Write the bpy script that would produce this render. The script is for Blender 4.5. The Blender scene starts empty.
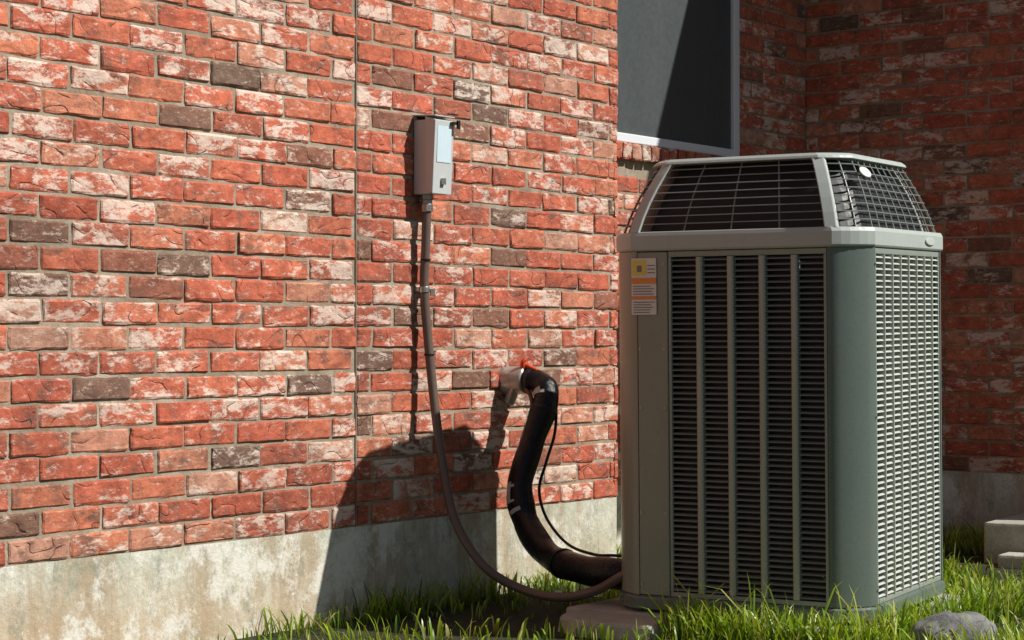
import bpy, bmesh, math, random
import numpy as np
from mathutils import Vector, Matrix
random.seed(7); rng=np.random.default_rng(11)
S=bpy.context.scene
# ------------------------------------------------------------------ node helpers
class M:
    def __init__(s,name):
        s.m=bpy.data.materials.new(name); s.m.use_nodes=True
        s.t=s.m.node_tree; s.b=s.t.nodes['Principled BSDF']; s.out=s.t.nodes['Material Output']
        s.tc=s.t.nodes.new('ShaderNodeTexCoord')
    def n(s,typ,**k):
        x=s.t.nodes.new(typ)
        for a,v in k.items(): setattr(x,a,v)
        return x
    def l(s,a,b): s.t.links.new(a,b)
    def setin(s,sock,v):
        if isinstance(v,bpy.types.NodeSocket): s.l(v,sock)
        else: sock.default_value=v
    def noise(s,scale,detail=4,rough=.55,vec=None,dist=0):
        x=s.n('ShaderNodeTexNoise'); x.inputs['Scale'].default_value=scale
        x.inputs['Detail'].default_value=detail; x.inputs['Roughness'].default_value=rough
        x.inputs['Distortion'].default_value=dist
        s.l(vec if vec else s.tc.outputs['Object'],x.inputs['Vector']); return x.outputs['Fac']
    def mapv(s,sc=(1,1,1),loc=(0,0,0),vec=None):
        x=s.n('ShaderNodeMapping'); x.inputs['Scale'].default_value=sc; x.inputs['Location'].default_value=loc
        s.l(vec if vec else s.tc.outputs['Object'],x.inputs['Vector']); return x.outputs[0]
    def math(s,op,a,b=0,c=0,clamp=False):
        x=s.n('ShaderNodeMath',operation=op); x.use_clamp=clamp
        s.setin(x.inputs[0],a); s.setin(x.inputs[1],b); s.setin(x.inputs[2],c); return x.outputs[0]
    def ramp(s,fac,stops,interp='LINEAR'):
        x=s.n('ShaderNodeValToRGB'); r=x.color_ramp; r.interpolation=interp
        while len(r.elements)<len(stops): r.elements.new(.5)
        for e,(p,c) in zip(r.elements,stops):
            e.position=p; e.color=(c[0],c[1],c[2],1) if isinstance(c,(tuple,list)) else (c,c,c,1)
        s.l(fac,x.inputs[0]); return x.outputs[0]
    def mix(s,f,a,b,typ='MIX'):
        x=s.n('ShaderNodeMix',data_type='RGBA',blend_type=typ)
        s.setin(x.inputs[0],f)
        for i,v in ((6,a),(7,b)):
            if isinstance(v,tuple): v=(v[0],v[1],v[2],1)
            s.setin(x.inputs[i],v)
        return x.outputs[2]
    def bump(s,h,strength=.5,dist=.01):
        x=s.n('ShaderNodeBump'); x.inputs['Strength'].default_value=strength; x.inputs['Distance'].default_value=dist
        s.l(h,x.inputs['Height']); s.l(x.outputs[0],s.b.inputs['Normal'])
    def col(s,v):
        if isinstance(v,tuple): v=(v[0],v[1],v[2],1)
        s.setin(s.b.inputs['Base Color'],v)
    def rough(s,v): s.setin(s.b.inputs['Roughness'],v)
def paint(name,c,rough=.45,var=.15,metal=0,dirt=.25,spec=.5,bs=.08):
    m=M(name); a=m.noise(3,5,.6); b=m.noise(60,3,.6)
    d=tuple(x*(1-var*2) for x in c)
    k=m.mix(a,d,tuple(x*(1+var) for x in c))
    dm=m.ramp(m.noise(7,8,.75,vec=m.mapv((1,1,.25))),[(.5,0),(.75,dirt)])
    m.col(m.mix(dm,k,(.17,.145,.11))); m.rough(m.ramp(b,[(.3,max(0,rough-.08)),(.7,min(1,rough+.12))]))
    m.b.inputs['Metallic'].default_value=metal; m.bump(b,bs,.002); return m.m
# ---- brick
def mk_brick():
    m=M('brick'); at=m.n('ShaderNodeAttribute',attribute_name='brand')
    sp=m.n('ShaderNodeSeparateColor'); m.l(at.outputs['Color'],sp.inputs[0]); R,G,B=sp.outputs
    cb=m.n('ShaderNodeCombineXYZ'); m.l(m.math('MULTIPLY',R,37),cb.inputs[0]); m.l(m.math('MULTIPLY',G,53),cb.inputs[1]); m.l(m.math('MULTIPLY',B,71),cb.inputs[2])
    ad=m.n('ShaderNodeVectorMath',operation='ADD'); m.l(m.tc.outputs['Object'],ad.inputs[0]); m.l(cb.outputs[0],ad.inputs[1]); v=ad.outputs[0]
    base=m.ramp(R,[(0,(.20,.13,.095)),(.06,(.29,.14,.09)),(.12,(.48,.135,.075)),(.3,(.60,.14,.075)),(.6,(.66,.17,.09)),(.85,(.70,.24,.13)),(1,(.66,.38,.27))])
    n1=m.noise(16,7,.68,v); n2=m.noise(70,5,.7,v)
    c=m.mix(m.ramp(n1,[(.35,0),(.65,1)]),(.60,.53,.51),(1.08,1.08,1.08)); c=m.mix(1.0,base,c,'MULTIPLY')
    dk=m.ramp(m.noise(10,6,.7,m.mapv((1,1,1.6),(5,3,1),v)),[(.54,0),(.63,.68)])
    c=m.mix(dk,c,(.17,.095,.068))
    w=m.noise(17,9,.78,m.mapv((.75,.75,1.8),(1,7,4),v),.2)
    w=m.math('ADD',w,m.math('MULTIPLY',m.math('SUBTRACT',G,.57),.2))
    c=m.mix(m.ramp(w,[(.53,0),(.60,.78)]),c,(.84,.70,.59))
    sp2=m.noise(55,6,.8,m.mapv((.6,.6,1.4),(8,1,2),v)); c=m.mix(m.ramp(sp2,[(.56,0),(.66,.55)]),c,(.84,.67,.54))
    sp3=m.noise(40,6,.8,m.mapv((.7,.7,1.2),(2,8,5),v)); c=m.mix(m.ramp(sp3,[(.57,0),(.66,.5)]),c,(.13,.075,.055))
    cr=m.noise(10,0.6,.4,m.mapv((1,1,1.4),(9,2,6),v),.2)
    cr=m.math('ABSOLUTE',m.math('SUBTRACT',cr,.5)); line=m.ramp(cr,[(0,1),(.012,0)])
    line=m.math('MULTIPLY',line,m.ramp(m.noise(16,2,.5,m.mapv((1,1,1),(3,3,9),v)),[(.52,0),(.6,1)]))
    c=m.mix(m.math('MULTIPLY',line,.5),c,(.14,.065,.05))
    big=m.ramp(m.noise(1.3,5,.6,m.mapv((1,1,1.4),(2,5,1))),[(.35,(.84,.81,.81)),(.65,(1.08,1.08,1.08))])
    c=m.mix(1.0,c,big,'MULTIPLY')
    m.col(c); m.rough(.85)
    h=m.math('ADD',m.math('MULTIPLY',n1,.9),m.math('MULTIPLY',n2,.45)); h=m.math('SUBTRACT',h,m.math('MULTIPLY',line,.5))
    h=m.math('ADD',h,m.math('MULTIPLY',m.ramp(cr,[(0,0),(.06,1)]),.2))
    m.bump(h,.9,.008); return m.m
def mk_mortar(name='mortar',k0=1):
    m=M(name); a=m.noise(5,6,.65); b=m.noise(120,4,.7); c=m.noise(30,5,.7)
    g=lambda c:tuple(x*k0 for x in c)
    k=m.ramp(a,[(.3,g((.24,.185,.13))),(.5,g((.36,.30,.22))),(.72,g((.54,.47,.37)))])
    k=m.mix(m.ramp(c,[(.5,0),(.7,.6)]),k,g((.18,.135,.10)))
    m.col(k); m.rough(.95); m.bump(m.math('ADD',b,c),.8,.003); return m.m
def mk_concrete(name='concrete',stain=True,k0=1.0):
    m=M(name); a=m.noise(2.6,8,.68); b=m.noise(90,5,.75); st=m.noise(3.0,8,.72,m.mapv((1.8,1.8,.35)))
    g=lambda c:tuple(min(.85,x*k0) for x in c)
    k=m.ramp(a,[(.32,g((.31,.32,.25))),(.5,g((.47,.47,.385))),(.66,g((.62,.61,.53)))])
    k=m.mix(m.ramp(b,[(.35,.45),(.6,0)]),k,g((.24,.23,.19)))
    if stain:
        sx=m.n('ShaderNodeSeparateXYZ'); m.l(m.tc.outputs['Object'],sx.inputs[0])
        low=m.ramp(m.math('ADD',sx.outputs[2],m.math('MULTIPLY',m.noise(4,5,.7),.25)),[(.22,1),(.38,0)])
        far=m.ramp(m.math('MULTIPLY_ADD',sx.outputs[0],.2,.8,clamp=True),[(.1,1),(.6,.25)])
        k=m.mix(m.math('MULTIPLY',m.math('MULTIPLY',low,far),.85),k,(.56,.36,.19))
        k=m.mix(m.ramp(st,[(.48,0),(.58,.7)]),k,(.45,.33,.21))
        k=m.mix(m.ramp(m.noise(9,9,.8,m.mapv((1,1,.6),(4,4,4))),[(.53,0),(.60,.6)]),k,(.27,.28,.22))
        k=m.mix(m.ramp(m.noise(2.6,8,.8,m.mapv((1,1,.8),(1,9,4))),[(.51,0),(.58,.8)]),k,(.85,.83,.75))
        k=m.mix(m.ramp(m.noise(22,7,.85,m.mapv((1,1,1),(7,2,4))),[(.60,0),(.66,.7)]),k,(.20,.17,.12))
    m.col(k); m.rough(.9)
    hh=m.math('ADD',m.math('MULTIPLY',b,.3),m.noise(25,6,.7)); m.bump(hh,.6,.008); return m.m
brick=mk_brick(); mortar=mk_mortar(); conc=mk_concrete('foundation_concrete',True,1.42); conc2=mk_concrete('block_concrete',False,1.0)
ac_body=paint('ac_body_paint',(.135,.17,.152),.30,.08,0,.22)
ac_panel=paint('ac_panel_paint',(.29,.305,.255),.34,.08,0,.3)
ac_cap=paint('ac_cap_plastic',(.46,.51,.48),.45,.06,0,.18)
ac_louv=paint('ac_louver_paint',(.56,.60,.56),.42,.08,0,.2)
ac_frame=paint('ac_panel_frame_paint',(.30,.34,.30),.38,.08,0,.25)
ac_rib=paint('ac_rib_paint',(.42,.44,.37),.34,.08,0,.3)
ac_slat=paint('ac_front_slat_shaded',(.17,.195,.17),.36,.08,0,.3)  # darker copy of the louver paint; the front face's shade is in the colour
ac_dark=paint('ac_cap_inner_shade',(.010,.012,.012),.5,.1,0,.05)  # near-black for the shell inside the cap; interior shade painted as colour
white_paint=paint('white_frame_paint',(.80,.85,.90),.4,.04,0,.05)
boxgrey=paint('box_grey_paint',(.60,.63,.63),.4,.06,0,.15)
boxblue=paint('box_sticker',(.68,.84,.92),.35,.05,0,.1)
conduit_m=paint('conduit_brown',(.15,.105,.085),.38,.15,0,.3)
metal=paint('fitting_metal',(.42,.41,.38),.38,.1,.8,.25)
blackp=paint('black_plastic',(.012,.012,.012),.35,.1,0,.05)
redp=paint('orange_sealant',(.72,.08,.02),.5,.1,0,.0)
whitelab=paint('label_white',(.80,.78,.74),.5,.03,0,.15)
orangelab=paint('label_orange',(.85,.30,.07),.5,.03,0,.1)
yellowlab=paint('label_yellow',(.85,.66,.14),.5,.03,0,.1)
ink=paint('label_ink',(.22,.21,.20),.6,.03,0,0)
pvc=paint('pipe_sleeve_grey',(.50,.48,.45),.33,.25,.45,.5,bs=.6)
fascia=paint('fascia_paint',(.5,.45,.38),.6,.05,0,.1)
screenm=paint('window_screen',(.070,.085,.09),.5,.10,0,.15)
def mk_coil():
    m=M('condenser_coil'); w=m.n('ShaderNodeTexWave'); w.inputs['Scale'].default_value=60; w.bands_direction='DIAGONAL'
    m.l(m.mapv((1,1,0)),w.inputs['Vector']); m.col(m.mix(w.outputs['Fac'],(.005,.006,.006),(.016,.018,.017))); m.rough(.6); return m.m  # fins coloured near black to paint in the shade between the louvers
coil=mk_coil()
def mk_insul():
    m=M('pipe_insulation'); a=m.noise(9,7,.7); b=m.noise(40,5,.7)
    m.col(m.ramp(a,[(.35,(.004,.004,.004)),(.65,(.011,.011,.011))])); m.b.inputs['Specular IOR Level'].default_value=.35
    m.rough(m.ramp(b,[(.3,.12),(.7,.30)])); m.bump(m.math('ADD',a,m.math('MULTIPLY',b,.3)),.7,.014); return m.m
insul=mk_insul()
def mk_roof():
    m=M('roof_shingle'); br=m.n('ShaderNodeTexBrick'); br.inputs['Scale'].default_value=3; m.l(m.tc.outputs['Object'],br.inputs['Vector'])
    br.inputs['Color1'].default_value=(.09,.08,.07,1); br.inputs['Color2'].default_value=(.15,.13,.11,1); br.inputs['Mortar'].default_value=(.04,.04,.04,1)
    m.col(br.outputs['Color']); m.rough(.95); return m.m
roofm=mk_roof()
def mk_ground():
    m=M('ground_soil_grass'); a=m.noise(1.2,6,.6); b=m.noise(40,6,.7)
    k=m.ramp(a,[(.35,(.045,.060,.018)),(.6,(.075,.10,.028)),(.8,(.09,.08,.045))])
    k=m.mix(m.ramp(b,[(.4,.85),(.65,.2)]),k,(.04,.03,.02)); m.col(k); m.rough(1); m.bump(b,1,.03); return m.m
def mk_grass():
    m=M('grass_blades'); at=m.n('ShaderNodeAttribute',attribute_name='gcol')
    sp=m.n('ShaderNodeSeparateColor'); m.l(at.outputs['Color'],sp.inputs[0])
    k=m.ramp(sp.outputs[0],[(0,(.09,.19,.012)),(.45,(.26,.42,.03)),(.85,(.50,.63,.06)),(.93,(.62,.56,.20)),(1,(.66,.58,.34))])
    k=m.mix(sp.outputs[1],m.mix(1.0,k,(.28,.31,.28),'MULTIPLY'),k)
    m.col(k); m.rough(.35)
    tr=m.n('ShaderNodeBsdfTranslucent'); m.l(m.mix(1.0,k,(1.2,1.2,.5),'MULTIPLY'),tr.inputs[0])
    mx=m.n('ShaderNodeMixShader'); mx.inputs[0].default_value=.38
    m.l(m.b.outputs[0],mx.inputs[1]); m.l(tr.outputs[0],mx.inputs[2]); m.l(mx.outputs[0],m.out.inputs[0]); return m.m
def mk_rock():
    m=M('rock'); a=m.noise(12,8,.7); m.col(m.ramp(a,[(.3,(.12,.12,.125)),(.6,(.30,.295,.29)),(.8,(.46,.45,.43))])); m.rough(.9); m.bump(a,.8,.02); return m.m
def mk_glass():
    m=M('window_glass'); m.col((.02,.03,.04)); m.rough(m.ramp(m.noise(2),[(0,.03),(1,.06)])); return m.m
# ------------------------------------------------------------------ geometry helpers
def empty(name,loc=(0,0,0),rot=(0,0,0)):
    o=bpy.data.objects.new(name,None); S.collection.objects.link(o); o.location=loc; o.rotation_euler=rot; return o
def meshobj(name,vs,fs,mat,parent=None,smooth=False,bevel=0,seg=2,solid=0):
    me=bpy.data.meshes.new(name); me.from_pydata([tuple(v) for v in vs],[],fs); me.update()
    mats=mat if isinstance(mat,list) else [mat]
    for x in mats: me.materials.append(x)
    o=bpy.data.objects.new(name,me); S.collection.objects.link(o)
    if parent: o.parent=parent
    if smooth:
        for p in me.polygons: p.use_smooth=True
    if solid:
        s=o.modifiers.new('s','SOLIDIFY'); s.thickness=solid; s.offset=-1
    if bevel:
        b=o.modifiers.new('b','BEVEL'); b.width=bevel; b.segments=seg; b.limit_method='ANGLE'; b.angle_limit=math.radians(35)
    return o
class G:
    def __init__(s): s.v=[]; s.f=[]
    def box(s,a,b,tf=None):
        i=len(s.v); x0,y0,z0=a; x1,y1,z1=b
        P=[(x0,y0,z0),(x1,y0,z0),(x1,y1,z0),(x0,y1,z0),(x0,y0,z1),(x1,y0,z1),(x1,y1,z1),(x0,y1,z1)]
        s.v+=[tf(p) if tf else p for p in P]
        s.f+=[tuple(i+k for k in q) for q in ((0,3,2,1),(4,5,6,7),(0,1,5,4),(1,2,6,5),(2,3,7,6),(3,0,4,7))]
    def add(s,vs,fs):
        i=len(s.v); s.v+=list(vs); s.f+=[tuple(i+k for k in q) for q in fs]
    def obj(s,name,mat,parent=None,**k): return meshobj(name,s.v,s.f,mat,parent,**k)
def catmull(P,n=10):
    P=[Vector(p) for p in P]; Q=[P[0]*2-P[1]]+P+[P[-1]*2-P[-2]]; out=[]
    for i in range(1,len(Q)-2):
        a,b,c,d=Q[i-1:i+3]
        for k in range(n):
            t=k/n; out.append(.5*((2*b)+(c-a)*t+(2*a-5*b+4*c-d)*t*t+(3*b-a-3*c+d)*t**3))
    out.append(P[-1]); return out
def tube(P,r,seg=12,caps=True):
    vs=[];fs=[]; n=len(P); up=Vector((.3,.2,.93)); 
    for i,p in enumerate(P):
        T=(P[min(i+1,n-1)]-P[max(i-1,0)]).normalized()
        if i==0:
            A=T.cross(up)
            if A.length<.1: A=T.cross(Vector((1,0,0)))
            A.normalize()
        else: A=(A-T*A.dot(T)).normalized()
        B=T.cross(A); rr=r(i/(n-1)) if callable(r) else r
        for k in range(seg):
            t=2*math.pi*k/seg; vs.append(p+(A*math.cos(t)+B*math.sin(t))*rr)
    for i in range(n-1):
        for k in range(seg):
            a=i*seg+k;b=i*seg+(k+1)%seg; fs.append((a,b,b+seg,a+seg))
    if caps: fs.append(tuple(range(seg))[::-1]); fs.append(tuple(range((n-1)*seg,n*seg)))
    return vs,fs
def tubeobj(name,P,r,mat,parent,seg=12,n=10,smooth=True):
    vs,fs=tube(catmull(P,n) if n else [Vector(p) for p in P],r,seg); return meshobj(name,vs,fs,mat,parent,smooth=smooth)
# ------------------------------------------------------------------ brick walls
CO=.0677; BL=.2035; J=.0090
class Bricks:
    def __init__(s): s.v=[]; s.f=[]; s.c=[]
    def one(s,o,u,n,u0,u1,z0,z1,face=0.0):
        L=u1-u0; H=z1-z0
        if L<.012: return
        e=.005
        us=[0,e]+[e+(L-2*e)*k/5 for k in range(1,5)]+[L-e,L] if L>.05 else [0,e,L/2,L-e,L]
        zs=[0,e,H*.35,H*.65,H-e,H]
        col=(random.random(),random.random(),random.random(),1)
        off=random.gauss(0,.0010); tu=random.gauss(0,.0014); tz=random.gauss(0,.0012)
        je=[random.gauss(0,.0014) for _ in range(4)]
        i0=len(s.v); nu=len(us); nz=len(zs)
        for b,zz in enumerate(zs):
            for a,uu in enumerate(us):
                edge=(a in(0,nu-1))+(b in(0,nz-1))
                d=off+tu*(uu/L-.5)*2+tz*(zz/H-.5)*2+random.gauss(0,.0006)-(.0032 if edge==1 else .006 if edge==2 else 0)+face
                U=uu+(je[0] if a==0 else je[1] if a==nu-1 else 0)+(random.gauss(0,.0011) if edge else 0)
                Z=zz+(je[2] if b==0 else je[3] if b==nz-1 else 0)+(random.gauss(0,.0011) if edge else 0)
                s.v.append((o[0]+u[0]*(u0+U)+n[0]*d,o[1]+u[1]*(u0+U)+n[1]*d,z0+Z)); s.c.append(col)
        for b in range(nz-1):
            for a in range(nu-1):
                q=i0+b*nu+a; s.f.append((q,q+1,q+1+nu,q+nu))
        ring=[a for a in range(nu)]+[b*nu+nu-1 for b in range(1,nz)]+[(nz-1)*nu+a for a in range(nu-2,-1,-1)]+[b*nu for b in range(nz-2,0,-1)]
        k0=len(s.v)
        for r in ring:
            x=s.v[i0+r]; s.v.append((x[0]-n[0]*(.02+face),x[1]-n[1]*(.02+face),x[2])); s.c.append(col)
        m=len(ring)
        for k in range(m):
            a=i0+ring[k]; b=i0+ring[(k+1)%m]; s.f.append((a,k0+k,k0+(k+1)%m,b))
    def wall(s,o,u,n,L,z0,z1,ops=(),phase=0):
        r=0; z=z0+J*.5
        while z+CO<z1+.02:
            st=-(BL*.5 if r%2 else 0)-phase+random.uniform(-.006,.006)
            x=st
            while x<L:
                a=max(x,0); b=min(x+BL-J+random.uniform(-.002,.002),L)
                segs=[(a,b)]
                for (p,q,y0,y1) in ops:
                    if z+CO*.9>y0 and z<y1-.01:
                        ns=[]
                        for (a,b) in segs:
                            if b<=p or a>=q: ns.append((a,b))
                            else:
                                if a<p: ns.append((a,p))
                                if b>q: ns.append((q,b))
                        segs=ns
                for (a,b) in segs:
                    if b-a>.015: s.one(o,u,n,a,b,z,z+CO-J)
                x+=BL
            z+=CO; r+=1
    def obj(s,name,parent):
        o=meshobj(name,s.v,s.f,brick,parent)
        at=o.data.color_attributes.new('brand','FLOAT_COLOR','POINT')
        at.data.foreach_set('color',np.array(s.c,dtype=np.float32).ravel()); return o
house=empty('brick_house')
ZB=.28; ZT=3.3; ZW=3.62; WE=3.0
W=Bricks(); XJ=-1.449
W.wall((-7,0),(1,0),(0,-1),7+XJ-.004,ZB,ZT,phase=.05)
W.wall((XJ+.004,0),(1,0),(0,-1),-XJ-.004,ZB,ZT,phase=.13)
W.wall((0,0),(0,1),(1,0),.32,ZB,ZT)
WIN=(.27,1.425,1.63,2.75)
W.wall((0,.32),(1,0),(0,-1),2.04,ZB,ZT,ops=[(WIN[0],WIN[1],WIN[2]-.072,WIN[3])],phase=.07)
W.wall((2.04,.32),(0,-1),(-1,0),WE,ZB,ZW,phase=.03)
W.wall((2.04,.32-WE),(1,0),(0,-1),3.0,ZB,ZW,phase=.1)
x=WIN[0]-.05
while x<WIN[1]+.05:
    W.one((0,.32),(1,0),(0,-1),x,x+.058,WIN[2]-.068,WIN[2]-.004,face=.028); x+=.0677
W.obj('bricks',house)
mg=G(); d=.0055
def quadwall(o,u,n,L,z0,z1,ops=()):
    def q(a,b,c,e):
        P=[(a,c),(b,c),(b,e),(a,e)]; mg.add([(o[0]+u[0]*p-n[0]*d,o[1]+u[1]*p-n[1]*d,z) for p,z in P],[(0,1,2,3)])
    if not ops: q(0,L,z0,z1)
    else:
        (p,r,y0,y1)=ops[0]; q(0,p,z0,z1); q(r,L,z0,z1); q(p,r,z0,y0); q(p,r,y1,z1)
quadwall((-7,0),(1,0),(0,-1),7-d,ZB,ZT); quadwall((0,d),(0,1),(1,0),.32,ZB,ZT)
quadwall((0-d,.32),(1,0),(0,-1),2.04+2*d,ZB,ZT,[(WIN[0]+d,WIN[1]+d,WIN[2]-.03,WIN[3])])
quadwall((2.04,.32+d),(0,-1),(-1,0),WE,ZB,ZW)
quadwall((2.04+d,.32-WE),(1,0),(0,-1),3,ZB,ZW)
quadwall((-7,6),(0,-1),(-1,0),6-d,ZB,ZT)
mg.obj('mortar_bed',mortar,house)
g=G(); g.box((XJ-.003,.0015,ZB),(XJ+.003,.0050,ZT)); g.obj('control_joint',mk_mortar('joint_mortar',.6),house)
# foundation
def slab_face(g,pts,z0,z1):
    for (a,b) in zip(pts[:-1],pts[1:]):
        i=len(g.v); n=max(2,int((Vector(b)-Vector(a)).length/.08)); k=4
        for r in range(k+1):
            for c in range(n+1):
                t=c/n; g.v.append((a[0]+(b[0]-a[0])*t,a[1]+(b[1]-a[1])*t,z0+(z1-z0)*r/k))
        for r in range(k):
            for c in range(n):
                q=i+r*(n+1)+c; g.f.append((q,q+1,q+n+2,q+n+1))
e=.004
g=G(); slab_face(g,[(-7+e,6),(-7+e,e),(-e,e),(-e,.32+e),(2.04+e,.32+e),(2.04+e,.32-WE+e),(5,.32-WE+e)],-.35,ZB); 
g.add([(-7+e,e,ZB),(-e,e,ZB),(-e,.1,ZB),(-7+e,.1,ZB)],[(0,1,2,3)])
g.obj('foundation',conc,house)
# window
x0,x1,z0,z1=WIN
g=G()
yf=.32-.010
g.box((x0,yf,z0),(x0+.048,yf+.07,z1)); g.box((x1-.048,yf,z0),(x1,yf+.07,z1)); g.box((x0+.048,yf+.002,z0),(x1-.048,yf+.07,z0+.036)); g.box((x0+.048,yf+.002,z1-.03),(x1-.048,yf+.07,z1))
g.obj('window_frame',white_paint,house,bevel=.004)
g=G(); g.box((x0+.050,yf+.016,z0+.038),(x1-.050,yf+.020,z1-.032)); g.obj('window_solar_screen',screenm,house)
g=G(); g.box((x0+.055,yf+.03,z0+.040),(x0+.075,yf+.05,z1-.033)); g.box((x1-.075,yf+.03,z0+.040),(x1-.055,yf+.05,z1-.033)); g.obj('window_sash',white_paint,house)
g=G(); g.box((x0+.050,yf+.055,z0+.038),(x1-.050,yf+.06,z1-.03)); g.obj('window_glass',mk_glass(),house)
g=G(); g.box((x0,.32+.025,z1),(x1,.5,z1+.1)); g.box((x0-.02,.33,z0-.05),(x1+.02,.5,z0-.006)); g.obj('window_lintel',mortar,house)
# roof
g=G(); t=.05
def roofplane(P):
    n=(Vector(P[1])-Vector(P[0])).cross(Vector(P[3])-Vector(P[0])).normalized()
    if n.z<0: n=-n
    i=len(g.v); g.v+= [tuple(Vector(p)) for p in P]+[tuple(Vector(p)+n*t) for p in P]
    g.f+=[tuple(i+k for k in q) for q in ((0,3,2,1),(4,5,6,7),(0,1,5,4),(1,2,6,5),(2,3,7,6),(3,0,4,7))]
roofplane([(-7.3,-.28,3.3),(2.03,-.28,3.3),(2.03,3,5.6),(-7.3,3,5.6)])
roofplane([(-7.3,6.3,3.3),(2.03,6.3,3.3),(2.03,3.0,5.6),(-7.3,3.0,5.6)])
YE=.32-WE
roofplane([(1.66,YE-.3,3.66),(1.66,-.32,3.66),(4.5,-.32,5.9),(4.5,YE-.3,5.9)])
roofplane([(7.3,YE-.3,3.66),(7.3,6,3.66),(4.5,6,5.9),(4.5,YE-.3,5.9)])
roofplane([(2.05,-.30,3.97),(2.05,6,3.97),(4.5,6,5.9),(4.5,-.30,5.9)])
g.obj('roof',roofm,house)
g=G(); g.box((-7.3,-.3,3.22),(2.03,-.281,3.36)); g.box((-7.3,-.28,3.285),(2.03,.3,3.295)); g.box((1.64,YE-.3,3.58),(1.659,-.32,3.72)); g.box((1.66,YE-.3,3.62),(2.03,-.32,3.635)); g.obj('eave_soffit',fascia,house)
# ------------------------------------------------------------------ electrical disconnect + conduit
eb=empty('electrical_disconnect_box',(-1.18,0,1.31))
g=G(); g.box((.004,-.066,0),(.092,0,.235)); g.obj('enclosure',boxgrey,eb,bevel=.004)
g=G(); vs=[(0,-.05,.245),(.096,-.05,.245),(.096,-.092,.232),(0,-.092,.232),(0,-.05,.012),(.096,-.05,.012),(.096,-.08,.0),(0,-.08,.0)]
g.add(vs,[(0,3,2,1),(4,5,6,7),(3,7,6,2),(0,4,7,3),(1,2,6,5),(0,1,5,4)]); g.add([(-.002,0,.248),(.098,0,.248),(.098,-.094,.243),(-.002,-.094,.243),(-.002,0,.252),(.098,0,.252),(.098,-.094,.247),(-.002,-.094,.247)],[(0,1,2,3),(4,7,6,5),(3,2,6,7),(0,3,7,4),(1,5,6,2)])
g.obj('hinged_cover',boxgrey,eb,bevel=.003)
g=G(); g.add([(.014,-.0917,.215),(.084,-.0917,.215),(.084,-.0870,.10),(.014,-.0870,.10)],[(0,3,2,1)])
g.obj('sticker',boxblue,eb)
g=G(); g.box((.04,-.091,.03),(.056,-.078,.05)); g.obj('hasp',metal,eb)
g=G(); g.box((.075,-.106,.222),(.103,-.085,.230)); g.box((.092,-.112,.208),(.104,-.103,.236)); g.box((.066,-.098,.2525),(.112,-.085,.257)); g.obj('latch',blackp,eb,bevel=.002)
g=G(); g.box((.03,-.006,-.02),(.066,-.001,.0)); g.obj('mounting_tab',metal,eb)
def ringcyl(gg,c,r,h,seg=16,ax='z'):
    a=Vector(c); b=a+Vector((0,0,h)) if ax=='z' else a+Vector((0,h,0)) if ax=='y' else a+Vector((h,0,0))
    v,f=tube([a,b],r,seg); gg.add(v,f)
g=G(); ringcyl(g,(.028,-.035,-.018),.021,.018,6); ringcyl(g,(.028,-.035,-.032),.0175,.014); ringcyl(g,(.028,-.035,-.055),.020,.024,8); g.obj('conduit_connector',metal,eb,bevel=.0015)
co=empty('electrical_conduit')
CP=[(-1.152,-.035,1.262),(-1.155,-.033,1.14),(-1.158,-.03,1.008),(-1.151,-.04,.85),(-1.146,-.06,.661),(-1.156,-.10,.474),(-1.180,-.17,.291),(-1.165,-.27,.155),(-1.124,-.38,.088),(-1.111,-.52,.070),(-1.099,-.64,.098),(-1.095,-.76,.160),(-1.02,-.86,.2)]
tubeobj('flexible_conduit',CP,.0145,conduit_m,co,12,14)
g=G(); ringcyl(g,(-1.158,-.030,1.0),.0175,.018); g.box((-1.172,-.02,1.003),(-1.132,-.0005,1.016)); g.box((-1.150,-.05,.99),(-1.128,-.044,1.012)); g.obj('strap',metal,co,bevel=.001)
g=G()
for z in (1.10,.80):
    ringcyl(g,(-1.156 if z>1 else -1.150,-.033 if z>1 else -.043,z),.0165,.006)
g.obj('cable_ties',blackp,co)
# ------------------------------------------------------------------ refrigerant line
rl=empty('insulated_refrigerant_line')
RP=[(-.675,-.02,.712),(-.672,-.08,.716),(-.668,-.135,.702),(-.684,-.165,.651),(-.743,-.155,.521),(-.808,-.15,.377),(-.845,-.20,.262),(-.920,-.34,.172),(-1.030,-.54,.150),(-1.04,-.70,.148),(-.97,-.80,.148)]
def rr(t): return .042+.0020*math.sin(t*60)+.0016*math.sin(t*23+1)+(.002 if t>.6 else 0)
PC=catmull(RP,16); pv,pf=tube(PC,rr,20)
meshobj('black_insulation',pv,pf,insul,rl,smooth=True)
g=G(); camdir=Vector((-.8,-.6,0))
for (i0,i1,a0,a1) in ((40,46,-1.5,-.1),(80,88,-1.5,-.4),(91,93,-1.0,.3)):
    for i in range(i0,i1):
        c=PC[i]; c2=PC[i+1]
        for k in range(20):
            p=pv[i*20+k]; nrm=(p-c).normalized()
            side=Vector((.6,-.8,0)); ang=math.atan2(nrm.dot(side),nrm.dot(camdir))
            if a0-.3*random.random()<ang<a1-.5*random.random() :
                k2=(k+1)%20; q=[pv[i*20+k],pv[i*20+k2],pv[(i+1)*20+k2],pv[(i+1)*20+k]]
                cc=[c,c,c2,c2]; g.add([a+(a-b).normalized()*.0016 for a,b in zip(q,cc)],[(0,1,2,3)])
g.obj('tape_residue',paint('pale_tape',(.60,.58,.54),.5,.1,0,.3),rl,smooth=True)
tubeobj('wall_sleeve',[(-.678,.01,.712),(-.677,-.05,.715),(-.676,-.082,.716)],lambda t:.049-.003*t,pvc,rl,20,4)
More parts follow.
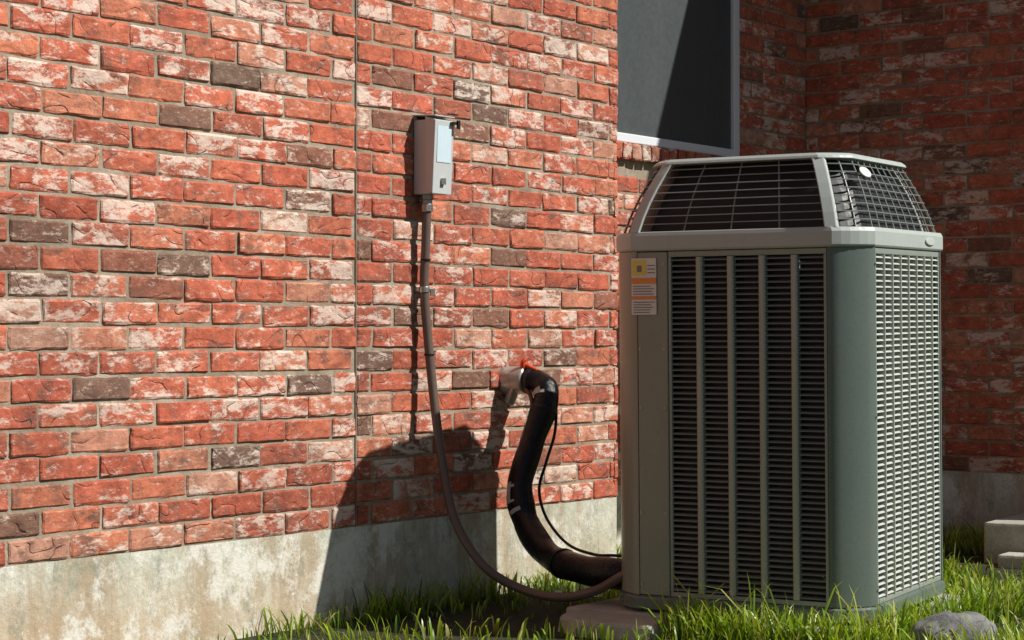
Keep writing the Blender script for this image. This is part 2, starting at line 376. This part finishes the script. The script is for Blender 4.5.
g=G(); v,f=tube(catmull([(-.685,-.012,.64),(-.690,-.03,.67),(-.70,-.05,.70)],5),.02,10); g.add(v,f); g.obj('sleeve_flap',pvc,rl,smooth=True)
g=G(); v,f=tube(catmull([(-.69,-.07,.752),(-.684,-.085,.764),(-.678,-.10,.757),(-.67,-.12,.748)],5),lambda t:.011-.003*t,8); g.add(v,f); v,f=tube(catmull([(-.690,-.075,.752),(-.694,-.078,.775),(-.688,-.085,.785)],5),lambda t:.010-.003*t,8); g.add(v,f); g.obj('orange_foam_tip',redp,rl,smooth=True)
tubeobj('control_wire',[(-.655,-.13,.735),(-.655,-.18,.66),(-.682,-.20,.55),(-.725,-.195,.45),(-.765,-.195,.36),(-.785,-.24,.27),(-.84,-.36,.20),(-.93,-.52,.185),(-1.0,-.64,.195),(-1.02,-.74,.20),(-.98,-.82,.2)],.005,blackp,rl,8,10)
tubeobj('liquid_line',[(-.69,-.02,.69),(-.70,-.09,.69),(-.715,-.13,.63),(-.76,-.115,.50),(-.80,-.10,.37),(-.81,-.14,.24),(-.87,-.30,.13),(-.96,-.50,.10),(-1.0,-.66,.10),(-.97,-.78,.10)],.0075,paint('copper_aged',(.20,.10,.06),.45,.15,.6,.3),rl,8,10)
g=G()
for t in (18,52,88,120):
    a=PC[t];b=PC[t+1]; v,f=tube([a,a+(b-a).normalized()*.012],.0455+(.003 if t>90 else 0),20); g.add(v,f)
g.obj('tape_bands',blackp,rl)
# ------------------------------------------------------------------ AC unit
ac=empty('air_conditioner_condenser_unit',(-.737,-1.083,.072),(0,math.radians(-1.0),math.radians(6.9))); ac.scale=(.926,.926,.948)
H=.427; C=.10; TOPZ=1.10
def outline(h,c,seg=5):
    out=[]
    for k in range(4):
        ca=math.radians(90*k); cs,sn=round(math.cos(ca)),round(math.sin(ca))
        for j in range(seg+1):
            t=math.radians(90*j/seg); x=h-c+c*math.cos(t); y=h-c+c*math.sin(t)
            lx=h+(-c)*(j/seg); ly=h-c+c*(j/seg); x=x*.35+lx*.65; y=y*.35+ly*.65
            out.append((x*cs-y*sn,x*sn+y*cs))
    return out
def loft(name,prof,mat,cap=True,smooth=False,**k):
    vs=[];fs=[]; n=None
    for (h,c,z) in prof:
        o=outline(h,c); n=len(o); vs+=[(x,y,z) for x,y in o]
    for i in range(len(prof)-1):
        for j in range(n):
            a=i*n+j;b=i*n+(j+1)%n; fs.append((a,b,b+n,a+n))
    if cap: fs.append(tuple(range(n))[::-1]); fs.append(tuple(range((len(prof)-1)*n,len(prof)*n)))
    return meshobj(name,vs,fs,mat,ac,smooth=smooth,**k)
loft('base_pan',[(H-.01,C,0),(H+.006,C,.004),(H+.006,C,.038),(H-.004,C,.045)],ac_body,bevel=.002)
loft('coil',[(H-.036,C-.01,.04),(H-.036,C-.01,1.09)],coil)
loft('cap_band',[(H-.03,C-.01,TOPZ-.004),(H+.002,C,TOPZ),(H+.006,C,TOPZ+.006),(H+.006,C,TOPZ+.046),(H+.001,C,TOPZ+.058),(H-.03,C-.01,TOPZ+.060)],ac_cap,cap=False,bevel=.002)
zb=TOPZ+.058; zt=TOPZ+.280; ht=H-.100; ct=.080
def cap_at(s,off=0.):
    b=.5*s*s*.8+s*(1-.40) # bulged sides
    return (H+(ht-H)*b-off, C+(ct-C)*b-off*.3, zb+(zt-zb)*s)
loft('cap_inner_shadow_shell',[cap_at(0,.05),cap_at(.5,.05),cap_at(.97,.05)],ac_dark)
loft('cap_top_rim',[(cap_at(.94)[0]-.012,ct-.003,cap_at(.94)[2]),cap_at(.945,-.003),(ht+.006,ct,zt-.004),(ht-.004,ct,zt+.004),(ht-.05,ct-.01,zt+.008),(ht-.2,.06,zt+.014),(.02,.01,zt+.016)],ac_cap,cap=True,bevel=.002)
def pt(face,u,s,off=0.):
    h,c,z=cap_at(s,off); w=h-c; a=math.radians(90*face); x,y=-h,w*u
    return Vector((x*math.cos(a)-y*math.sin(a),x*math.sin(a)+y*math.cos(a),z))
g=G()
for i in range(1,9):
    s=i/9.2; h,c,z=cap_at(s,.010); o=outline(h,c); n=len(o)
    w=.003
    vs=[]
    for dx,dz in ((-w,-w),(w*.4,-w),(w*.4,w*.4),(-w,w)):
        oo=outline(h+dx,c); vs+=[(x,y,z+dz*.6) for x,y in oo]
    fs=[]
    for r in range(4):
        for j in range(n): fs.append((r*n+j,r*n+(j+1)%n,((r+1)%4)*n+(j+1)%n,((r+1)%4)*n+j))
    g.add(vs,fs)
def rib(gg,face,u,off,wd,corner=None):
    P=[pt(face,u,s,off) for s in (0,.25,.5,.75,.95)]; v,f=tube(P,wd,6); gg.add(v,f)
for face in (0,2):
    for u in (-.5,0,.5): rib(g,face,u,.014,.0024)
for face in (1,3):
    for u in [-.97+1.94*k/9 for k in range(10)]: rib(g,face,u,.012,.0026)
for k in range(4):
    for j in (2,4):
        P=[]
        for s in (0,.25,.5,.75,.95):
            h,c,z=cap_at(s,.012); o=outline(h,c)[k*6+j-1]; P.append(Vector((o[0],o[1],z)))
        v,f=tube(P,.0026,6); g.add(v,f)
g.obj('cap_grille_bars',paint('grille_bar',(.24,.26,.245),.35,.1,0,.2),ac)
g=G()
for face in (0,2):
    for sg in (-1,1):
        ss=(0,.2,.4,.6,.8,.97); vs=[]
        a=math.radians(90*face)
        for s in ss:
            for (off,du) in ((-.004,-.020),(-.004,.018),(.012,.018),(.012,-.020)):
                h,c,z=cap_at(s,off); w=cap_at(s)[0]-cap_at(s)[1]
                x=-h; y=sg*(w+du)
                if du>0: x+=.010
                vs.append((x*math.cos(a)-y*math.sin(a),x*math.sin(a)+y*math.cos(a),z))
        fs=[]
        for i in range(len(ss)-1):
            for q in range(4): fs.append((i*4+q,i*4+(q+1)%4,i*4+4+(q+1)%4,i*4+4+q))
        g.add(vs,fs)
g.obj('cap_corner_posts',ac_cap,ac,bevel=.004)
def oval(name,c,nrm,up,a,b,mat,th=.004):
    nrm=Vector(nrm).normalized(); up=Vector(up); r=up.cross(nrm).normalized(); up=nrm.cross(r).normalized(); c=Vector(c)
    vs=[];n=28
    for (k,o) in ((1,0),(1,th*.7),(.9,th)):
        for j in range(n):
            t=2*math.pi*j/n; vs.append(c+r*math.cos(t)*a*k+up*math.sin(t)*b*k+nrm*o)
    fs=[(i*n+j,i*n+(j+1)%n,(i+1)*n+(j+1)%n,(i+1)*n+j) for i in range(2) for j in range(n)]+[tuple(range(2*n,3*n))]
    return meshobj(name,vs,fs,mat,ac)
h,c,z=cap_at(.76)
oval('cap_badge',(-h+.5*c+.10,-h-.002,z),(0,-1,.55),(0,0,1),.046,.018,whitelab)
oval('band_badge',(.19,-H-.008,TOPZ+.027),(0,-1,0),(0,0,1),.045,.012,ac_louv)
for k in range(4):
    o=outline(H,C); arc=[Vector((x,y,0)) for x,y in o[k*6:k*6+6]]
    ca=math.radians(90*k); tn0=Vector((-math.sin(ca),math.cos(ca),0)); tn1=Vector((math.cos(ca),math.sin(ca),0))
    pts=[arc[0]-tn0*.012]+arc+[arc[-1]-tn1*.012]
    vs=[(p.x,p.y,z) for z in (.046,TOPZ-.002) for p in pts]; n=len(pts)
    e0=pts[0]-Vector((math.cos(ca),math.sin(ca),0))*.012; e1=pts[-1]-Vector((-math.sin(ca),math.cos(ca),0))*.012
    fs=[(j,j+1,n+j+1,n+j) for j in range(n-1)]
    meshobj('corner_post_%d'%(k+1),vs,fs,ac_panel if k==1 else ac_body,ac,smooth=True)
    vs=[];fs=[]
    for (p,q) in ((pts[0],e0),(pts[-1],e1)):
        i=len(vs); vs+=[(p.x,p.y,.046),(q.x,q.y,.046),(q.x,q.y,TOPZ-.002),(p.x,p.y,TOPZ-.002)]; fs.append((i,i+1,i+2,i+3))
    meshobj('corner_post_hem_%d'%(k+1),vs,fs,ac_body,ac)
w=H-C
sl=G(); slf=G(); rb=G(); fr=G()
for k in range(4):
    a=math.radians(90*k); cs,sn=math.cos(a),math.sin(a)
    tf=lambda p: (p[0]*cs-p[1]*sn,p[0]*sn+p[1]*cs,p[2])
    u0,u1=-w+.014,w-.014
    if k==0: u1=.208
    zz0,zz1=.060,1.080
    fr.box((-H+.002,-w+.014,.046),(-H+.014,u1,zz0),tf); fr.box((-H+.002,-w+.014,zz1),(-H+.014,u1,TOPZ-.003),tf)
    fr.box((-H+.0015,u0,zz0),(-H+.014,u0+.010,zz1),tf); fr.box((-H+.0015,u1-.010,zz0),(-H+.014,u1,zz1),tf)
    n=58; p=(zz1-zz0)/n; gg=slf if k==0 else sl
    for i in range(n):
        z=zz0+p*(i+.5)
        prof=[(-H+.022,z+.0044),(-H+.012,z+.0036),(-H+.004,z+.0004),(-H+.0015,z-.0034)] if k==0 else [(-H+.009,z+.0024),(-H+.007,z+.0020),(-H+.004,z+.0002),(-H+.0015,z-.0028)]
        vs=[tf((x,u,q)) for u in (u0,u1) for x,q in prof]; gg.add(vs,[(j,j+1,5+j,4+j) for j in range(3)])
    m=5 if k==0 else 8
    for i in range(1,m):
        u=u0+(u1-u0)*i/m; ww=.0105 if k==0 else .0050
        P=[(-H+.02,-ww-.002),(-H+.003,-ww),(-H-.002,-ww*.55),(-H-.002,ww*.55),(-H+.003,ww),(-H+.02,ww+.002)]
        vs=[tf((x,u+y,z)) for z in (zz0+.001,zz1-.001) for x,y in P]; rb.add(vs,[(j+6,j+7,j+1,j) for j in range(5)])
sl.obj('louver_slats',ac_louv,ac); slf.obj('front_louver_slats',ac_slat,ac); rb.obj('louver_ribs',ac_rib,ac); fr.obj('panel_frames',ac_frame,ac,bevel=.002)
g=G(); g.box((-H-.001,.210,.047),(-H+.013,w-.014,TOPZ-.004)); g.obj('service_panel',ac_panel,ac,bevel=.003)
g=G()
for z in (.08,.30,.62,.80,1.06):
    for y in (.222,.305): ringcyl(g,(-H-.0035,y,z),.0045,.004,8,'x')
for z in (.09,.6,1.05): ringcyl(g,(-H+C+.006,-H-.0035,z),.0045,.004,8,'y')
g.obj('screws',metal,ac)
def labobj(name,L,mat):
    g=G()
    for (u0,u1,z0,z1,off) in L: g.add([(-H-off,u,z) for u,z in ((u1,z0),(u0,z0),(u0,z1),(u1,z1))],[(0,1,2,3)])
    g.obj(name,mat,ac)
A,Bq=.246,.332
labobj('label_sheet',[(A,Bq,.905,1.078,.0045)],whitelab)
labobj('label_orange_bands',[(A,Bq,1.000,1.018,.0055),(A,Bq,.952,.962,.0055)],orangelab)
labobj('label_yellow_panel',[(A+.035,Bq-.003,1.026,1.072,.0055)],yellowlab)
labobj('label_text',[(A+.006+.02*random.random(),Bq-.006,z,z+.0026,.006) for z in [.911+.0078*i for i in range(5)]+[.967+.008*i for i in range(4)]]+[(A+.004,A+.03,z,z+.003,.006) for z in (1.032,1.043,1.054)]+[(A+.05,A+.066,1.036,1.056,.006)],ink)
# pad
g=G(); g.box((-1.20,-1.52,-.10),(-.24,-.60,.058)); g.add([(-1.33,-.98,-.05),(-1.36,-.74,-.05),(-1.30,-.63,-.05),(-1.205,-.61,-.05),(-1.205,-1.02,-.05),(-1.32,-.97,.046),(-1.345,-.75,.043),(-1.29,-.645,.047),(-1.205,-.62,.052),(-1.205,-1.01,.052)],[(5,6,7,8,9),(0,1,6,5),(1,2,7,6),(2,3,8,7),(4,0,5,9)]); pad=g.obj('concrete_pad',conc2,None,bevel=.010)
# ------------------------------------------------------------------ step block + rock
st=empty('concrete_step_block',(1.38,-1.20,0),(0,0,math.radians(4)))
g=G(); g.box((-.22,-.28,-.03),(.24,.30,.155)); g.obj('upper_block',conc2,st,bevel=.012)
g=G(); g.box((-.36,-.32,-.03),(-.225,.20,.05)); g.obj('lower_slab',conc2,st,bevel=.012)
bm=bmesh.new(); bmesh.ops.create_icosphere(bm,subdivisions=4,radius=1)
from mathutils import noise as mn
for v in bm.verts:
    p=v.co.copy(); k=1+.28*mn.noise(p*1.3+Vector((3,1,2)))+.10*mn.noise(p*3.3)+.04*mn.noise(p*8); v.co=Vector((p.x*.11*k,p.y*.12*k,p.z*.12*k))
me=bpy.data.meshes.new('rock'); bm.to_mesh(me); bm.free(); rk=bpy.data.objects.new('rock',me); S.collection.objects.link(rk); me.materials.append(mk_rock()); rk.location=(-.95,-1.72,.0); rk.rotation_euler=(0,0,.7)
for p in me.polygons: p.use_smooth=True
# ------------------------------------------------------------------ ground and grass
g=G(); g.add([(-300,-300,0),(300,-300,0),(300,300,0),(-300,300,0)],[(0,1,2,3)]); g.obj('ground',mk_ground())
def field(x,y):
    return (np.sin(x*5.1+1.3*np.sin(y*3.3))+np.sin(y*6.7+1.7*np.sin(x*4.1))+np.sin((x+y)*11.3)*.6)/2.6
def blades(n,xr,yr,h0,h1,wd,edgeonly=False):
    x=rng.uniform(*xr,n); y=rng.uniform(*yr,n)
    inside=(y>-.01)&(x<0)|((y>.30)&(x>=0))|((x>2.03)&(y>-2.7))
    padm=(x>-1.19)&(x<-.25)&(y>-1.51)&(y<-.61)
    chunk=(x>-1.36)&(x<=-1.19)&(y>-1.0)&(y<-.62)
    stp=(x>1.0)&(x<1.65)&(y>-1.5)&(y<-.88)
    rkm=((x+.93)**2+(y+1.71)**2<.0081)
    f=field(x,y); keep=~inside&~padm&~stp&~rkm&~chunk
    if not edgeonly: keep&=(rng.random(n)<.30+.75*f+.2)
    shade=(y>-.80)&(x<-.4)
    keep&=~(shade&(rng.random(n)<.6)&(not edgeonly)); keep&=~((x<-1.5)&(y>-.9)&(rng.random(n)<.5))
    x=x[keep];y=y[keep];f=f[keep];shade=shade[keep]; n=len(x)
    hh=rng.uniform(h0,h1,n)*(1+.45*f)*np.where(rng.random(n)<.05,1.6,1)*np.where(shade&(not edgeonly),.8,1)
    a=rng.uniform(0,2*np.pi,n); le=rng.uniform(.1,.95,n)*hh; b=a+rng.normal(0,.8,n)
    w=wd*rng.uniform(.6,1.3,n)
    cx,cy=np.cos(a)*w,np.sin(a)*w; lx,ly=-np.sin(b)*le,np.cos(b)*le
    z=np.zeros(n)-.003
    V=np.stack([np.stack([x-cx,y-cy,z],1),np.stack([x+cx,y+cy,z],1),
      np.stack([x-cx*.85+lx*.3,y-cy*.85+ly*.3,hh*.5],1),np.stack([x+cx*.85+lx*.3,y+cy*.85+ly*.3,hh*.5],1),
      np.stack([x-cx*.5+lx*.65,y-cy*.5+ly*.65,hh*.82],1),np.stack([x+cx*.5+lx*.65,y+cy*.5+ly*.65,hh*.82],1),
      np.stack([x+lx,y+ly,hh*(1-.15*(le/hh))],1)],1)
    c=np.clip(.5+.25*f+rng.normal(0,.25,n),0,1); c=np.where(rng.random(n)<.09,.95,np.minimum(c,.88))
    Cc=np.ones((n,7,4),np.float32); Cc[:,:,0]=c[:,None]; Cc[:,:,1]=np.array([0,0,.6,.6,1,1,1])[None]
    return V,Cc
parts=[blades(54000,(-3.2,2.04),(-3.2,0.3),.022,.085,.0034),blades(34000,(-8,5),(-9,0),.04,.085,.006),
       blades(700,(-1.32,-1.19),(-1.6,-1.0),.06,.13,.0036,True),blades(800,(-1.25,-.2),(-1.62,-1.51),.06,.13,.0036,True),
       blades(300,(-1.9,-1.2),(-.12,-.01),.04,.12,.0034,True),blades(260,(-1.2,-.2),(-.10,-.01),.04,.10,.0034,True)]
V=np.concatenate([p[0] for p in parts]); Cc=np.concatenate([p[1] for p in parts]); n=len(V)
me=bpy.data.meshes.new('grass'); me.vertices.add(n*7); me.vertices.foreach_set('co',V.astype(np.float32).ravel())
base=(np.arange(n)*7)[:,None]; Q=np.concatenate([base+np.array([0,1,3,2]),base+np.array([2,3,5,4])],1); T=base+np.array([4,5,6])
loops=np.concatenate([Q,T],1).ravel(); me.loops.add(len(loops)); me.loops.foreach_set('vertex_index',loops.astype(np.int32))
st_=(np.arange(n)*11)[:,None]+np.array([0,4,8]); me.polygons.add(n*3); me.polygons.foreach_set('loop_start',st_.ravel().astype(np.int32))
me.update(calc_edges=True); me.validate()
at=me.color_attributes.new('gcol','FLOAT_COLOR','POINT'); at.data.foreach_set('color',Cc.ravel())
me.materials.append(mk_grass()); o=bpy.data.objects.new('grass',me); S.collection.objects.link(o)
# ------------------------------------------------------------------ light
sv=Vector((.45,-1.0,1.07)).normalized()
wd=bpy.data.worlds.new('World'); S.world=wd; wd.use_nodes=True; nt=wd.node_tree
bg=nt.nodes['Background']; sk=nt.nodes.new('ShaderNodeTexSky'); sk.sky_type='NISHITA'; sk.sun_disc=False
sk.sun_elevation=math.asin(sv.z); sk.sun_rotation=math.atan2(sv.x,sv.y); nt.links.new(sk.outputs[0],bg.inputs[0]); bg.inputs[1].default_value=.05
su=bpy.data.lights.new('sun','SUN'); su.energy=5.0; su.angle=math.radians(.5); su.color=(1,.96,.89)
so=bpy.data.objects.new('sun',su); S.collection.objects.link(so); so.rotation_euler=sv.to_track_quat('Z','Y').to_euler(); so.location=(5,-5,6)
# ------------------------------------------------------------------ camera
cd=bpy.data.cameras.new('camera'); cd.sensor_width=36; cd.lens=70.3; cd.clip_end=2000; cd.clip_start=.05
cm=bpy.data.objects.new('camera',cd); S.collection.objects.link(cm); cm.location=(-6.08,-4.0,.85)
vd=Vector((.805,.593,math.tan(math.radians(.57)))).normalized(); cm.rotation_euler=vd.to_track_quat('-Z','Y').to_euler()
S.camera=cm
S.view_settings.view_transform='Standard'; S.view_settings.look='None'; S.view_settings.exposure=0
